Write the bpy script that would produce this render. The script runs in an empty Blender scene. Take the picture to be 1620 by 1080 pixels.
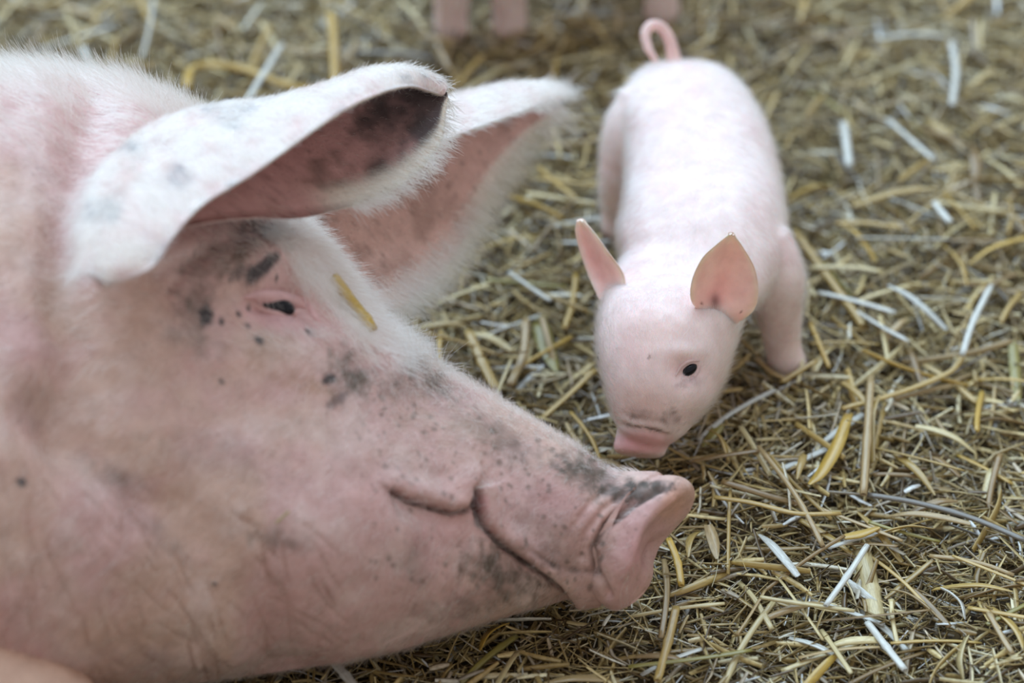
import bpy, math, random
import numpy as np
from mathutils import Vector
from mathutils.bvhtree import BVHTree

random.seed(7)
RNG = np.random.default_rng(11)
scene = bpy.context.scene
COL = scene.collection

# ------------------------------------------------------------------ camera
TH = math.radians(35.0)            # downward pitch
DIST = 3.0                         # metres from lens to the middle of the bedding
FPX = 6000.0                       # focal length in pixels of a 1620 px wide frame
ST, CT = math.sin(TH), math.cos(TH)
CR = np.array([1.0, 0, 0]); CU = np.array([0, ST, CT]); CW = np.array([0, -CT, ST])
cam_d = bpy.data.cameras.new('camera')
cam = bpy.data.objects.new('camera', cam_d); COL.objects.link(cam)
cam.location = tuple(DIST * CW)
cam.rotation_euler = (math.pi / 2 - TH, 0, 0)
cam_d.sensor_width = 36.0
cam_d.lens = FPX / 1620 * 36.0
cam_d.clip_start = 0.1
cam_d.dof.use_dof = True
cam_d.dof.focus_distance = DIST - 0.26
cam_d.dof.aperture_fstop = 2.9
scene.camera = cam

# ------------------------------------------------------------------ light: open-sided barn, overcast day
world = bpy.data.worlds.new('overcast'); scene.world = world
world.use_nodes = True
bg = world.node_tree.nodes['Background']
bg.inputs[0].default_value = (1.0, 0.965, 0.945, 1)
bg.inputs[1].default_value = 0.56
sun_d = bpy.data.lights.new('daylight', 'SUN')
sun_d.energy = 3.8; sun_d.angle = math.radians(80); sun_d.color = (0.55, 0.79, 1.0)
sun = bpy.data.objects.new('daylight', sun_d); COL.objects.link(sun)
sun.rotation_euler = Vector((-0.22, 0.55, 0.95)).to_track_quat('Z', 'Y').to_euler()
scene.view_settings.view_transform = 'Standard'
scene.view_settings.look = 'None'
scene.view_settings.gamma = 1.0
scene.view_settings.use_curve_mapping = False
scene.view_settings.exposure = 0.0

# ------------------------------------------------------------------ helpers
def lin(r, g, b):
    c = np.array([r, g, b]) / 255.0
    return np.where(c <= 0.04045, c / 12.92, ((c + 0.055) / 1.055) ** 2.4)

def pt(px, py, c):
    """point c metres nearer than the middle plane, seen at px,py"""
    px = np.asarray(px, float); py = np.asarray(py, float); c = np.asarray(c, float)
    k = (DIST - c) / FPX
    return ((px - 810) * k)[..., None] * CR + ((540 - py) * k)[..., None] * CU + c[..., None] * CW

def c_of_z(py, z):
    be = (540 - py) / FPX
    return (z - be * CT * DIST) / (ST - be * CT)

def ptz(px, py, z):
    return pt(px, py, c_of_z(py, z))

def to_px(p):
    a = p @ CR; b = p @ CU; c = p @ CW
    k = FPX / (DIST - c)
    return 810 + a * k, 540 - b * k, c

_perm = RNG.random(4096 * 4)
def vnoise(p):
    """3-D value noise in 0..1"""
    i = np.floor(p).astype(np.int64); f = p - i
    f = f * f * (3 - 2 * f)
    def h(x, y, z):
        n = (x * 73856093) ^ (y * 19349663) ^ (z * 83492791)
        return _perm[n & 16383]
    x, y, z = i[..., 0], i[..., 1], i[..., 2]
    u, v, w = f[..., 0], f[..., 1], f[..., 2]
    L = lambda a, b, t: a + (b - a) * t
    return L(L(L(h(x, y, z), h(x+1, y, z), u), L(h(x, y+1, z), h(x+1, y+1, z), u), v),
             L(L(h(x, y, z+1), h(x+1, y, z+1), u), L(h(x, y+1, z+1), h(x+1, y+1, z+1), u), v), w)

def fbm(p, o=4):
    s = 0; a = 0.5; t = 0
    for _ in range(o):
        s = s + a * vnoise(p); t += a; p = p * 2.03 + 17.3; a *= 0.5
    return s / t

def catmull(P, t):
    """P (n,k) sampled at t in 0..n-1"""
    P = np.asarray(P, float); n = len(P)
    i = np.clip(np.floor(t).astype(int), 0, n - 2); f = (t - i)[:, None]
    g = lambda j: P[np.clip(j, 0, n - 1)]
    p0, p1, p2, p3 = g(i-1), g(i), g(i+1), g(i+2)
    p0 = np.where((i == 0)[:, None], 2*p1 - p2, p0)
    p3 = np.where((i == n-2)[:, None], 2*p2 - p1, p3)
    return 0.5 * (2*p1 + (p2-p0)*f + (2*p0-5*p1+4*p2-p3)*f*f + (3*p1-p0-3*p2+p3)*f**3)

def smooth01(x):
    x = np.clip(x, 0, 1); return x * x * (3 - 2 * x)

def seg_dist(px, py, line):
    """distance to a polyline, signed side (positive above) and position along it"""
    best = np.full(px.shape, 1e9); side = np.zeros(px.shape); along = np.zeros(px.shape)
    L = np.asarray(line, float); acc = 0
    for (x0, y0), (x1, y1) in zip(L[:-1], L[1:]):
        dx, dy = x1-x0, y1-y0; l2 = dx*dx+dy*dy; l = math.sqrt(l2)
        t = np.clip(((px-x0)*dx+(py-y0)*dy)/l2, 0, 1)
        d = np.hypot(px-x0-t*dx, py-y0-t*dy)
        s = (dx*(py-y0)-dy*(px-x0))
        m = d < best
        best = np.where(m, d, best); side = np.where(m, -np.sign(s), side); along = np.where(m, acc+t*l, along)
        acc += l
    return best, side, along / acc

def grid_faces(n, m, close_m=True):
    i = np.arange(n-1)[:, None]; j = np.arange(m if close_m else m-1)[None, :]
    a = i*m+j; b = i*m+(j+1) % m; c = (i+1)*m+(j+1) % m; d = (i+1)*m+j
    return np.stack([a, b, c, d], -1).reshape(-1, 4)

def mesh_from(name, V, F, col=None, smooth=True):
    """F: (n,4) array, or list of faces"""
    me = bpy.data.meshes.new(name)
    V = np.asarray(V, np.float32)
    if isinstance(F, np.ndarray):
        k = F.shape[1]
        me.vertices.add(len(V)); me.vertices.foreach_set('co', V.ravel())
        me.loops.add(F.size); me.loops.foreach_set('vertex_index', F.astype(np.int32).ravel())
        me.polygons.add(len(F))
        me.polygons.foreach_set('loop_start', np.arange(0, F.size, k, dtype=np.int32))
        me.update(calc_edges=True)
    else:
        me.from_pydata(V.tolist(), [], F); me.update()
    me.polygons.foreach_set('use_smooth', np.full(len(me.polygons), smooth))
    if col is not None:
        at = me.color_attributes.new('tint', 'FLOAT_COLOR', 'POINT')
        c4 = np.ones((len(V), 4), np.float32); c4[:, :3] = col
        at.data.foreach_set('color', c4.ravel())
    return me

def add(name, me, mat, parent=None, **props):
    o = bpy.data.objects.new(name, me); COL.objects.link(o)
    if mat is not None:
        me.materials.clear(); me.materials.append(mat)
    if parent: o.parent = parent
    for k, v in props.items(): o[k] = v
    return o

def empty(name, loc, **props):
    o = bpy.data.objects.new(name, None); COL.objects.link(o)
    o.location = loc; o.empty_display_size = 0.05
    for k, v in props.items(): o[k] = v
    return o

def under(o, root):
    o.parent = root; o.matrix_parent_inverse = root.matrix_basis.inverted()
    return o

def normals_of(V, F):
    N = np.zeros_like(V)
    a, b, c = V[F[:, 0]], V[F[:, 1]], V[F[:, 2]]
    n = np.cross(b-a, c-a)
    if F.shape[1] == 4:
        n = np.cross(V[F[:, 2]]-V[F[:, 0]], V[F[:, 3]]-V[F[:, 1]])
    for k in range(F.shape[1]):
        np.add.at(N, F[:, k], n)
    return N / np.maximum(np.linalg.norm(N, axis=1, keepdims=True), 1e-12)

# ------------------------------------------------------------------ materials
def new_mat(name):
    m = bpy.data.materials.new(name); m.use_nodes = True
    nt = m.node_tree; return m, nt, nt.nodes['Principled BSDF']

def skin_mat(name, rough=0.55, sss=0.12, speck=0.5, bump=0.25, scale=420):
    m, nt, b = new_mat(name)
    at = nt.nodes.new('ShaderNodeAttribute'); at.attribute_name = 'tint'
    tc = nt.nodes.new('ShaderNodeTexCoord')
    n1 = nt.nodes.new('ShaderNodeTexNoise'); n1.inputs['Scale'].default_value = scale; n1.inputs['Detail'].default_value = 4
    n2 = nt.nodes.new('ShaderNodeTexNoise'); n2.inputs['Scale'].default_value = 70; n2.inputs['Detail'].default_value = 5
    r1 = nt.nodes.new('ShaderNodeValToRGB')
    r1.color_ramp.elements[0].position = 0.27; r1.color_ramp.elements[0].color = (1-speck, 1-speck*1.08, 1-speck*1.12, 1)
    r1.color_ramp.elements[1].position = 0.42; r1.color_ramp.elements[1].color = (1, 1, 1, 1)
    r2 = nt.nodes.new('ShaderNodeValToRGB')
    r2.color_ramp.elements[0].position = 0.3; r2.color_ramp.elements[0].color = (0.88, 0.85, 0.84, 1)
    r2.color_ramp.elements[1].position = 0.7; r2.color_ramp.elements[1].color = (1.06, 1.06, 1.06, 1)
    mx = nt.nodes.new('ShaderNodeMix'); mx.data_type = 'RGBA'; mx.blend_type = 'MULTIPLY'; mx.inputs[0].default_value = 1
    my = nt.nodes.new('ShaderNodeMix'); my.data_type = 'RGBA'; my.blend_type = 'MULTIPLY'; my.inputs[0].default_value = 1
    L = nt.links.new
    L(tc.outputs['Object'], n1.inputs['Vector']); L(tc.outputs['Object'], n2.inputs['Vector'])
    L(n1.outputs[0], r1.inputs[0]); L(n2.outputs[0], r2.inputs[0])
    L(at.outputs['Color'], mx.inputs[6]); L(r1.outputs[0], mx.inputs[7])
    L(mx.outputs[2], my.inputs[6]); L(r2.outputs[0], my.inputs[7])
    L(my.outputs[2], b.inputs['Base Color'])
    bp = nt.nodes.new('ShaderNodeBump'); bp.inputs['Strength'].default_value = bump; bp.inputs['Distance'].default_value = 0.002
    n3 = nt.nodes.new('ShaderNodeTexNoise'); n3.inputs['Scale'].default_value = 230; n3.inputs['Detail'].default_value = 5
    L(tc.outputs['Object'], n3.inputs['Vector']); L(n3.outputs[0], bp.inputs['Height']); L(bp.outputs[0], b.inputs['Normal'])
    b.inputs['Roughness'].default_value = rough
    b.inputs['Subsurface Weight'].default_value = sss
    b.inputs['Subsurface Radius'].default_value = (1.0, 0.4, 0.25)
    b.inputs['Subsurface Scale'].default_value = 0.006
    b.inputs['Specular IOR Level'].default_value = 0.35
    return m

def plain(name, rgb, rough=0.5, spec=0.5, coat=0):
    m, nt, b = new_mat(name)
    n = nt.nodes.new('ShaderNodeTexNoise'); n.inputs['Scale'].default_value = 300
    tc = nt.nodes.new('ShaderNodeTexCoord'); nt.links.new(tc.outputs['Object'], n.inputs['Vector'])
    r = nt.nodes.new('ShaderNodeValToRGB'); c = lin(*rgb)
    r.color_ramp.elements[0].color = (*(c*0.8), 1); r.color_ramp.elements[1].color = (*np.minimum(c*1.15, 1), 1)
    nt.links.new(n.outputs[0], r.inputs[0]); nt.links.new(r.outputs[0], b.inputs['Base Color'])
    b.inputs['Roughness'].default_value = rough; b.inputs['Specular IOR Level'].default_value = spec
    b.inputs['Coat Weight'].default_value = coat
    return m

def hair_mat(name, c0, c1, rough=0.4):
    m, nt, b = new_mat(name)
    nt.nodes.remove(b)
    h = nt.nodes.new('ShaderNodeBsdfHairPrincipled'); h.model = 'CHIANG'; h.parametrization = 'COLOR'
    hi = nt.nodes.new('ShaderNodeHairInfo')
    r = nt.nodes.new('ShaderNodeValToRGB')
    r.color_ramp.elements[0].color = (*lin(*c0), 1); r.color_ramp.elements[1].color = (*lin(*c1), 1)
    nt.links.new(hi.outputs['Random'], r.inputs[0]); nt.links.new(r.outputs[0], h.inputs['Color'])
    h.inputs['Roughness'].default_value = rough; h.inputs['Radial Roughness'].default_value = 0.6
    nt.links.new(h.outputs[0], nt.nodes['Material Output'].inputs['Surface'])
    return m

def straw_mat(name, attr):
    m, nt, b = new_mat(name)
    L = nt.links.new
    tc = nt.nodes.new('ShaderNodeTexCoord')
    if attr:
        at = nt.nodes.new('ShaderNodeAttribute'); at.attribute_name = 'tint'; src = at.outputs['Color']
    else:
        at = nt.nodes.new('ShaderNodeObjectInfo'); src = at.outputs['Color']
    n = nt.nodes.new('ShaderNodeTexNoise'); n.inputs['Scale'].default_value = 260; n.inputs['Detail'].default_value = 3
    mp = nt.nodes.new('ShaderNodeMapping'); mp.inputs['Scale'].default_value = (1, 1, 1) if attr else (.14, 5.5, 5.5)
    L(tc.outputs['Object'], mp.inputs['Vector']); L(mp.outputs[0], n.inputs['Vector'])
    r = nt.nodes.new('ShaderNodeValToRGB')
    r.color_ramp.elements[0].position = 0.3; r.color_ramp.elements[0].color = (0.62, 0.57, 0.5, 1)
    r.color_ramp.elements[1].position = 0.65; r.color_ramp.elements[1].color = (1.1, 1.1, 1.1, 1)
    L(n.outputs[0], r.inputs[0])
    mx = nt.nodes.new('ShaderNodeMix'); mx.data_type = 'RGBA'; mx.blend_type = 'MULTIPLY'; mx.inputs[0].default_value = 0.8
    L(src, mx.inputs[6]); L(r.outputs[0], mx.inputs[7]); L(mx.outputs[2], b.inputs['Base Color'])
    b.inputs['Roughness'].default_value = 0.30
    b.inputs['Specular IOR Level'].default_value = 0.8
    return m

SKIN_SOW = skin_mat('sow_skin', 0.55, 0.10, 0.30, 0.35, 420)
SKIN_PIG = skin_mat('piglet_skin', 0.5, 0.35, 0.04, 0.12, 600)
SKIN_PIG.node_tree.nodes['Principled BSDF'].inputs['Subsurface Scale'].default_value = 0.012
HAIR_SOW = hair_mat('sow_bristle', (206, 188, 162), (246, 241, 232))
HAIR_PIG = hair_mat('piglet_down', (236, 228, 224), (250, 246, 244))
EYE = plain('dark_eye', (14, 15, 24), 0.06, 0.3, 0.0)
LASH = hair_mat('lash', (196, 182, 160), (232, 226, 210))
STRAW = straw_mat('straw_bed', True)
STALK = straw_mat('straw_stalk', False)
m_, nt_, b_ = new_mat('bedding_floor')
tc_ = nt_.nodes.new('ShaderNodeTexCoord')
n_ = nt_.nodes.new('ShaderNodeTexNoise'); n_.inputs['Scale'].default_value = 140; n_.inputs['Detail'].default_value = 6
r_ = nt_.nodes.new('ShaderNodeValToRGB')
r_.color_ramp.elements[0].position = 0.35; r_.color_ramp.elements[0].color = (*lin(40, 31, 18), 1)
r_.color_ramp.elements[1].position = 0.65; r_.color_ramp.elements[1].color = (*lin(116, 92, 54), 1)
nt_.links.new(tc_.outputs['Object'], n_.inputs['Vector']); nt_.links.new(n_.outputs[0], r_.inputs[0]); nt_.links.new(r_.outputs[0], b_.inputs['Base Color'])
b_.inputs['Roughness'].default_value = 0.8
GROUND = m_

# ------------------------------------------------------------------ ground
def gz(x, y):
    p = np.stack([np.asarray(x)*5.0, np.asarray(y)*5.0, np.zeros_like(x)], -1)
    return (fbm(p, 3) - 0.5) * 0.035 - 0.014
gx = np.linspace(-1.7, 1.7, 171); gy = np.linspace(-1.5, 1.9, 171)
GX, GY = np.meshgrid(gx, gy, indexing='ij')
GV = np.stack([GX, GY, gz(GX, GY) - 0.004], -1).reshape(-1, 3)
add('ground', mesh_from('ground', GV, grid_faces(171, 171, False)), GROUND, kind='structure',
    label='trampled floor of the pen under the straw', category='ground')

# ------------------------------------------------------------------ hair
def add_hair(name, root, mat, R, Dv, length, rad, curl=0.25, n=5):
    """R roots, Dv unit directions, length per hair"""
    k = len(R)
    hc = bpy.data.hair_curves.new(name)
    hc.add_curves([n] * k)
    t = np.linspace(0, 1, n)[None, :, None]
    jit = RNG.normal(size=(k, 3)); jit -= (jit*Dv).sum(1, keepdims=True)*Dv
    droop = np.array([0, 0, -1.0]) * 0.25 + jit * 0.5
    P = R[:, None, :] + Dv[:, None, :]*length[:, None, None]*t + droop[:, None, :]*curl*length[:, None, None]*t*t
    hc.attributes['position'].data.foreach_set('vector', P.astype(np.float32).ravel())
    ra = hc.attributes.get('radius') or hc.attributes.new('radius', 'FLOAT', 'POINT')
    rr = (rad*(1-0.75*np.linspace(0, 1, n)))[None, :] * RNG.uniform(0.7, 1.2, (k, 1))
    ra.data.foreach_set('value', rr.astype(np.float32).ravel())
    o = bpy.data.objects.new(name, hc); COL.objects.link(o); hc.materials.append(mat)
    o['kind'] = 'stuff'
    under(o, root); return o

def sample_surface(V, F, N, n, weight=None):
    T = np.concatenate([F[:, [0, 1, 2]], F[:, [0, 2, 3]]]) if F.shape[1] == 4 else F
    a, b, c = V[T[:, 0]], V[T[:, 1]], V[T[:, 2]]
    ar = np.linalg.norm(np.cross(b-a, c-a), axis=1)
    if weight is not None: ar = ar * weight[T].mean(1)
    cs = np.cumsum(ar); idx = np.searchsorted(cs, RNG.random(n)*cs[-1])
    idx = np.clip(idx, 0, len(T)-1)
    u, v = RNG.random(n), RNG.random(n); f = u+v > 1; u[f] = 1-u[f]; v[f] = 1-v[f]
    W = np.stack([1-u-v, u, v], 1)
    tri = T[idx]
    P = (V[tri]*W[:, :, None]).sum(1); NN = (N[tri]*W[:, :, None]).sum(1)
    NN /= np.maximum(np.linalg.norm(NN, axis=1, keepdims=True), 1e-9)
    return P, NN, tri[:, 0]

def flow_dir(NN, fx, fy, lift, jitter=0.18):
    """hair direction: image-plane flow laid into the tangent plane plus lift"""
    f = fx[:, None]*CR - fy[:, None]*CU + RNG.normal(size=NN.shape)*jitter
    f -= (f*NN).sum(1, keepdims=True)*NN
    f /= np.maximum(np.linalg.norm(f, axis=1, keepdims=True), 1e-9)
    d = f + NN*np.asarray(lift).reshape(-1, 1)
    return d/np.linalg.norm(d, axis=1, keepdims=True)

# ------------------------------------------------------------------ ear: a scooped sheet with thickness
def ear_sheet(st, thick, nu=90, nv=48, taper=0.35, bulge=0.0):
    """st rows: A(px,py,c) B(px,py,c) C(px,py,c); returns V,F,(u,v,layer)"""
    st = np.asarray(st, float)
    rows = catmull(st, np.linspace(0, len(st)-1, nu))
    A = pt(rows[:, 0], rows[:, 1], rows[:, 2]); B = pt(rows[:, 3], rows[:, 4], rows[:, 5]); C = pt(rows[:, 6], rows[:, 7], rows[:, 8])
    v = np.linspace(0, 1, nv)
    K = 2*B - 0.5*(A+C)                      # bezier handle through B
    K = B + (K-B)*(0.75)
    v_ = v[None, :, None]
    S = (1-v_)**2*A[:, None] + 2*v_*(1-v_)*K[:, None] + v_**2*C[:, None]
    du = np.gradient(S, axis=0); dv = np.gradient(S, axis=1)
    n = np.cross(du, dv); n /= np.maximum(np.linalg.norm(n, axis=2, keepdims=True), 1e-9)
    edge = np.sqrt(np.clip(np.minimum(v, 1-v)*2/0.25, 0.0, 1))[None, :, None]
    uu = np.linspace(0, 1, nu)[:, None, None]
    th = thick*(0.12+0.88*edge)*(1-taper*uu)*0.5
    V = np.concatenate([(S+n*th).reshape(-1, 3), (S-n*th).reshape(-1, 3)])
    F1 = grid_faces(nu, nv, False); F2 = F1[:, ::-1] + nu*nv
    i = np.arange(nu-1); j = np.arange(nv-1); o = nu*nv
    e1 = np.stack([i*nv, (i+1)*nv, (i+1)*nv+o, i*nv+o], 1)[:, ::-1]
    e2 = np.stack([i*nv+nv-1, (i+1)*nv+nv-1, (i+1)*nv+nv-1+o, i*nv+nv-1+o], 1)
    e3 = np.stack([(nu-1)*nv+j, (nu-1)*nv+j+1, (nu-1)*nv+j+1+o, (nu-1)*nv+j+o], 1)[:, ::-1]
    e4 = np.stack([j, j+1, j+1+o, j+o], 1)
    F = np.concatenate([F1, F2, e1, e2, e3, e4])
    nn_ = normals_of(V, F)[:nu*nv].reshape(nu, nv, 3)
    if (nn_*n).sum() < 0: F = F[:, ::-1]
    U = np.tile(np.repeat(np.linspace(0, 1, nu), nv), 2); Vv = np.tile(np.tile(v, nu), 2)
    lay = np.repeat([0, 1], nu*nv)
    return V, F, U, Vv, lay

# ------------------------------------------------------------------ SOW
SOW_ST = [  # Tx,Ty,zT, Bx,By,zB, D
    (-1150, 330, .34, -1180, 900, .03, .10),
    (-1000, 220, .36, -1040, 1040, .02, .19),
    (-800, 150, .37, -830, 1110, .02, .22),
    (-500, 118, .36, -520, 1140, .02, .22),
    (-220, 118, .34, -240, 1145, .02, .21),
    (0, 120, .32, -20, 1128, .02, .20),
    (120, 129, .31, 120, 1106, .02, .192),
    (240, 155, .30, 250, 1088, .02, .182),
    (310, 190, .28, 330, 1078, .02, .172),
    (370, 242, .265, 400, 1069, .02, .162),
    (430, 310, .245, 480, 1057, .02, .15),
    (490, 385, .225, 560, 1045, .02, .137),
    (545, 450, .205, 630, 1028, .02, .124),
    (590, 507, .19, 690, 1010, .02, .112),
    (640, 547, .175, 740, 995, .02, .102),
    (700, 588, .16, 790, 980, .02, .092),
    (760, 622, .147, 835, 967, .02, .083),
    (820, 654, .135, 868, 958, .02, .075),
    (880, 690, .125, 897, 950, .02, .068),
    (930, 718, .115, 925, 955, .02, .062),
    (962, 742, .108, 948, 960, .02, .057),
]
secs = []
for (tx, ty, zt, bx, by, zb, D) in SOW_ST:
    T = pt(tx, ty, c_of_z(ty, zt)); B = pt(bx, by, c_of_z(by, zb))
    secs.append(np.concatenate([(T+B)/2, (T-B)/2, CW*D]))
# the snout pad: rings round the axis of the disc
zc = pt(1020, 868, c_of_z(868, .075))
nrm = CR*0.80 - CU*0.50 + CW*0.36; nrm /= np.linalg.norm(nrm)
mj = CR*0.55 + CU*0.83; mj -= nrm*(mj@nrm); mj /= np.linalg.norm(mj)
mn = np.cross(mj, nrm)
if mn @ CW < 0: mn = -mn
MJ, MN = 0.050, 0.041
for (ax, r) in [(-.024, .92), (-.017, .93), (-.012, .99), (-.004, 1.05), (.003, 1.04), (.007, .98), (.0085, .9), (.0075, .78), (.005, .6), (.004, .4), (.004, .2), (.004, .02)]:
    # the upper edge of the pad turns up and forward
    secs.append(np.concatenate([zc + nrm*ax + mj*0.004*r, mj*MJ*r, mn*MN*r]))
secs = np.array(secs)
ts = np.concatenate([np.linspace(0, 4, 40, endpoint=False), np.linspace(4, 20, 420, endpoint=False), np.linspace(20, len(secs)-1, 130)])
S = catmull(secs, ts)
NA = 440
ph = np.linspace(0, 2*np.pi, NA, endpoint=False)
fb = smooth01((ts-20)/1.5)[:, None]
ex = 0.82 + (1-0.82)*fb
cs, sn = np.cos(ph)[None, :], np.sin(ph)[None, :]
sn_e = np.sign(sn)*np.abs(sn)**ex
Q = S[:, None, 0:3] + cs[..., None]*S[:, None, 3:6]
ray = DIST*CW - Q; ray = ray/(ray @ CW)[..., None]          # thickness grows along the line of sight, so the outline keeps
V = Q + sn_e[..., None]*(S[:, None, 6:9]*fb[..., None] + ray*np.linalg.norm(S[:, None, 6:9], axis=2, keepdims=True)*(1-fb[..., None]))
# keep the underside from sinking through the floor
low = -0.012
V[..., 2] = np.where(V[..., 2] < 0.03, low + (0.03-low)*np.exp((V[..., 2]-0.03)/(0.03-low)), V[..., 2])
V = V.reshape(-1, 3); F = grid_faces(len(ts), NA)
n0 = len(V)
V = np.concatenate([V, S[[0], 0:3], S[[-1], 0:3]])
cap0 = np.stack([np.full(NA, n0), (np.arange(NA)+1) % NA, np.arange(NA)], 1)
cap1 = np.stack([np.full(NA, n0+1), (len(ts)-1)*NA+np.arange(NA), (len(ts)-1)*NA+(np.arange(NA)+1) % NA], 1)
F = np.concatenate([F, np.concatenate([cap0, cap0[:, [2]]], 1), np.concatenate([cap1, cap1[:, [2]]], 1)])
FC = F[:-2*NA]
N = normals_of(V, FC)
out = (N[:n0].reshape(len(ts), NA, 3) * (V[:n0].reshape(len(ts), NA, 3)-S[:, None, 0:3])).sum()
if out < 0:
    F = F[:, ::-1]; FC = FC[:, ::-1]; N = -N
px, py, cc = to_px(V)
front = smooth01(((N @ CW) - 0.05)/0.2)

MOUTH = [(617, 776), (640, 790), (680, 801), (716, 811), (742, 806), (751, 786), (753, 774), (758, 790), (768, 830), (795, 862), (840, 896), (880, 925), (905, 947)]
LOWLIP = [(753, 815), (770, 838), (798, 868), (842, 902), (880, 930), (905, 948)]
d, side, al = seg_dist(px, py, MOUTH)
disp = np.zeros(len(V))
inzone = front*smooth01((px-590)/40)
disp -= inzone*0.009*np.exp(-(d/4.0)**2)*smooth01(al/0.08+0.3)
up = (side > 0)
disp += inzone*np.where(up, 0.0055*np.exp(-((d-16)/20)**2), -0.003*np.exp(-(d/28)**2))
# vertical lip split
d2, _, _ = seg_dist(px, py, [(752, 778), (756, 800), (764, 830)])
disp -= front*0.007*np.exp(-(d2/5)**2)
# corner wrinkle
d3, _, _ = seg_dist(px, py, [(619, 776), (622, 795), (628, 815)])
disp -= front*0.003*np.exp(-(d3/4)**2)
# groove behind the pad and nose wrinkles
for ln, dep, w in (([(1045, 772), (1000, 795), (958, 830), (938, 868), (944, 905), (962, 940)], .005, 7),
                   ([(1000, 770), (955, 805), (925, 845), (920, 880)], .0022, 6),
                   ([(975, 762), (935, 795), (908, 830)], .0016, 6),
                   ([(835, 868), (870, 890), (905, 900), (935, 905)], .0014, 6)):
    dd, _, _ = seg_dist(px, py, ln)
    disp -= front*dep*np.exp(-(dd/w)**2)
# two nostrils in the face of the pad
nost = np.zeros(len(V))
for sg in (-1, 1):
    rel = V-(zc+nrm*.004+mn*.017*sg-mj*.002)
    qn = np.hypot(np.hypot((rel @ mn)/.0075, (rel @ mj)/.0105), (rel @ nrm)/.012)
    nost = np.maximum(nost, np.exp(-qn**2*1.3)*((N @ nrm) > .3))
# eye: socket, lids and folds
disp -= front*0.007*np.exp(-(np.hypot((px-430)/70, (py-490)/42))**2)
disp += front*0.012*np.exp(-(np.hypot((px-425)/90, (py-420)/42))**2)      # brow
disp += front*0.008*np.exp(-(np.hypot((px-420)/70, (py-560)/40))**2)      # cheekbone
for ln, dep, w in (([(352, 470), (395, 462), (440, 458), (478, 462)], .0024, 5),
                   ([(470, 488), (488, 508), (500, 525)], .0035, 5),
                   ([(478, 470), (495, 490), (512, 515)], .002, 5),
                   ([(370, 478), (398, 471)], .002, 4),
                   ([(330, 395), (300, 420), (270, 455)], .003, 9),
                   ([(380, 372), (320, 400), (250, 430)], .003, 10)):
    dd, _, _ = seg_dist(px, py, ln); disp -= front*dep*np.exp(-(dd/w)**2)
disp -= front*0.006*np.exp(-(np.hypot((px-428)/36, (py-479)/9))**2)
# big soft forms: neck fold, jowl, cheek
dd, _, _ = seg_dist(px, py, [(150, 180), (112, 320), (105, 450), (120, 560), (110, 700)])
disp -= front*0.012*np.exp(-(dd/45)**2)
dd, _, _ = seg_dist(px, py, [(60, 640), (160, 740), (330, 860), (420, 960), (450, 1060)])
disp -= front*0.010*np.exp(-(dd/50)**2)
disp += front*0.014*np.exp(-(np.hypot((px-470)/150, (py-860)/120))**2)
disp -= front*0.008*np.exp(-(np.hypot((px-640)/90, (py-640)/60))**2)
# jowl wrinkles run down to the right
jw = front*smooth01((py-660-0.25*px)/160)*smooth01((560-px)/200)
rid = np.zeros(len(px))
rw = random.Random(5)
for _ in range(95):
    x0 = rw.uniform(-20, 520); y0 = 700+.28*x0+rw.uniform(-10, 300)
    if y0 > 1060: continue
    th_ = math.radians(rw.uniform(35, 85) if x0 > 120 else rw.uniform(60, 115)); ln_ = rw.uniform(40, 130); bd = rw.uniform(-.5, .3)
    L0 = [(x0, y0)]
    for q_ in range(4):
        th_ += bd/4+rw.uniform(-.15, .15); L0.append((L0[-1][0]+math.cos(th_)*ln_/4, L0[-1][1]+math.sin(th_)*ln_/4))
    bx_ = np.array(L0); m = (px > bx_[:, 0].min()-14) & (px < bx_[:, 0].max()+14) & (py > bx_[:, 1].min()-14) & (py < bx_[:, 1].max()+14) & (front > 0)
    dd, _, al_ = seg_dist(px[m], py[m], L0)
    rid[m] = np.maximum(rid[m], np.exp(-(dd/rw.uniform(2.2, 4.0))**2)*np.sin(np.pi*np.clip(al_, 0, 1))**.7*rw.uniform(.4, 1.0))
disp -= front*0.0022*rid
disp += front*(fbm(V*38, 3)-0.5)*0.006
V = V + N*disp[:, None] - nrm[None, :]*(nost*.013)[:, None]
V = V - CR[None, :]*(0.013*np.exp(-((py-868)/48)**2)*smooth01((px-1000)/60)*(px > 900))[:, None]
V[:, 2] = np.maximum(V[:, 2], -0.02)
N = normals_of(V, FC)

# colours of the hide: pink skin, cream tint, mud and pigment spots
def spot(px, py, x, y, rx, ry, a=0, soft=1.6, rag=0.45):
    ca, sa = math.cos(math.radians(a)), math.sin(math.radians(a))
    u = ((px-x)*ca+(py-y)*sa)/rx; v = (-(px-x)*sa+(py-y)*ca)/ry
    q = np.stack([px*0.11, py*0.11, np.full(px.shape, x*0.37)], -1)
    r = np.hypot(u, v) + (fbm(q, 3)-0.5)*2*rag
    return smooth01((1.15-r)*soft)

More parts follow.
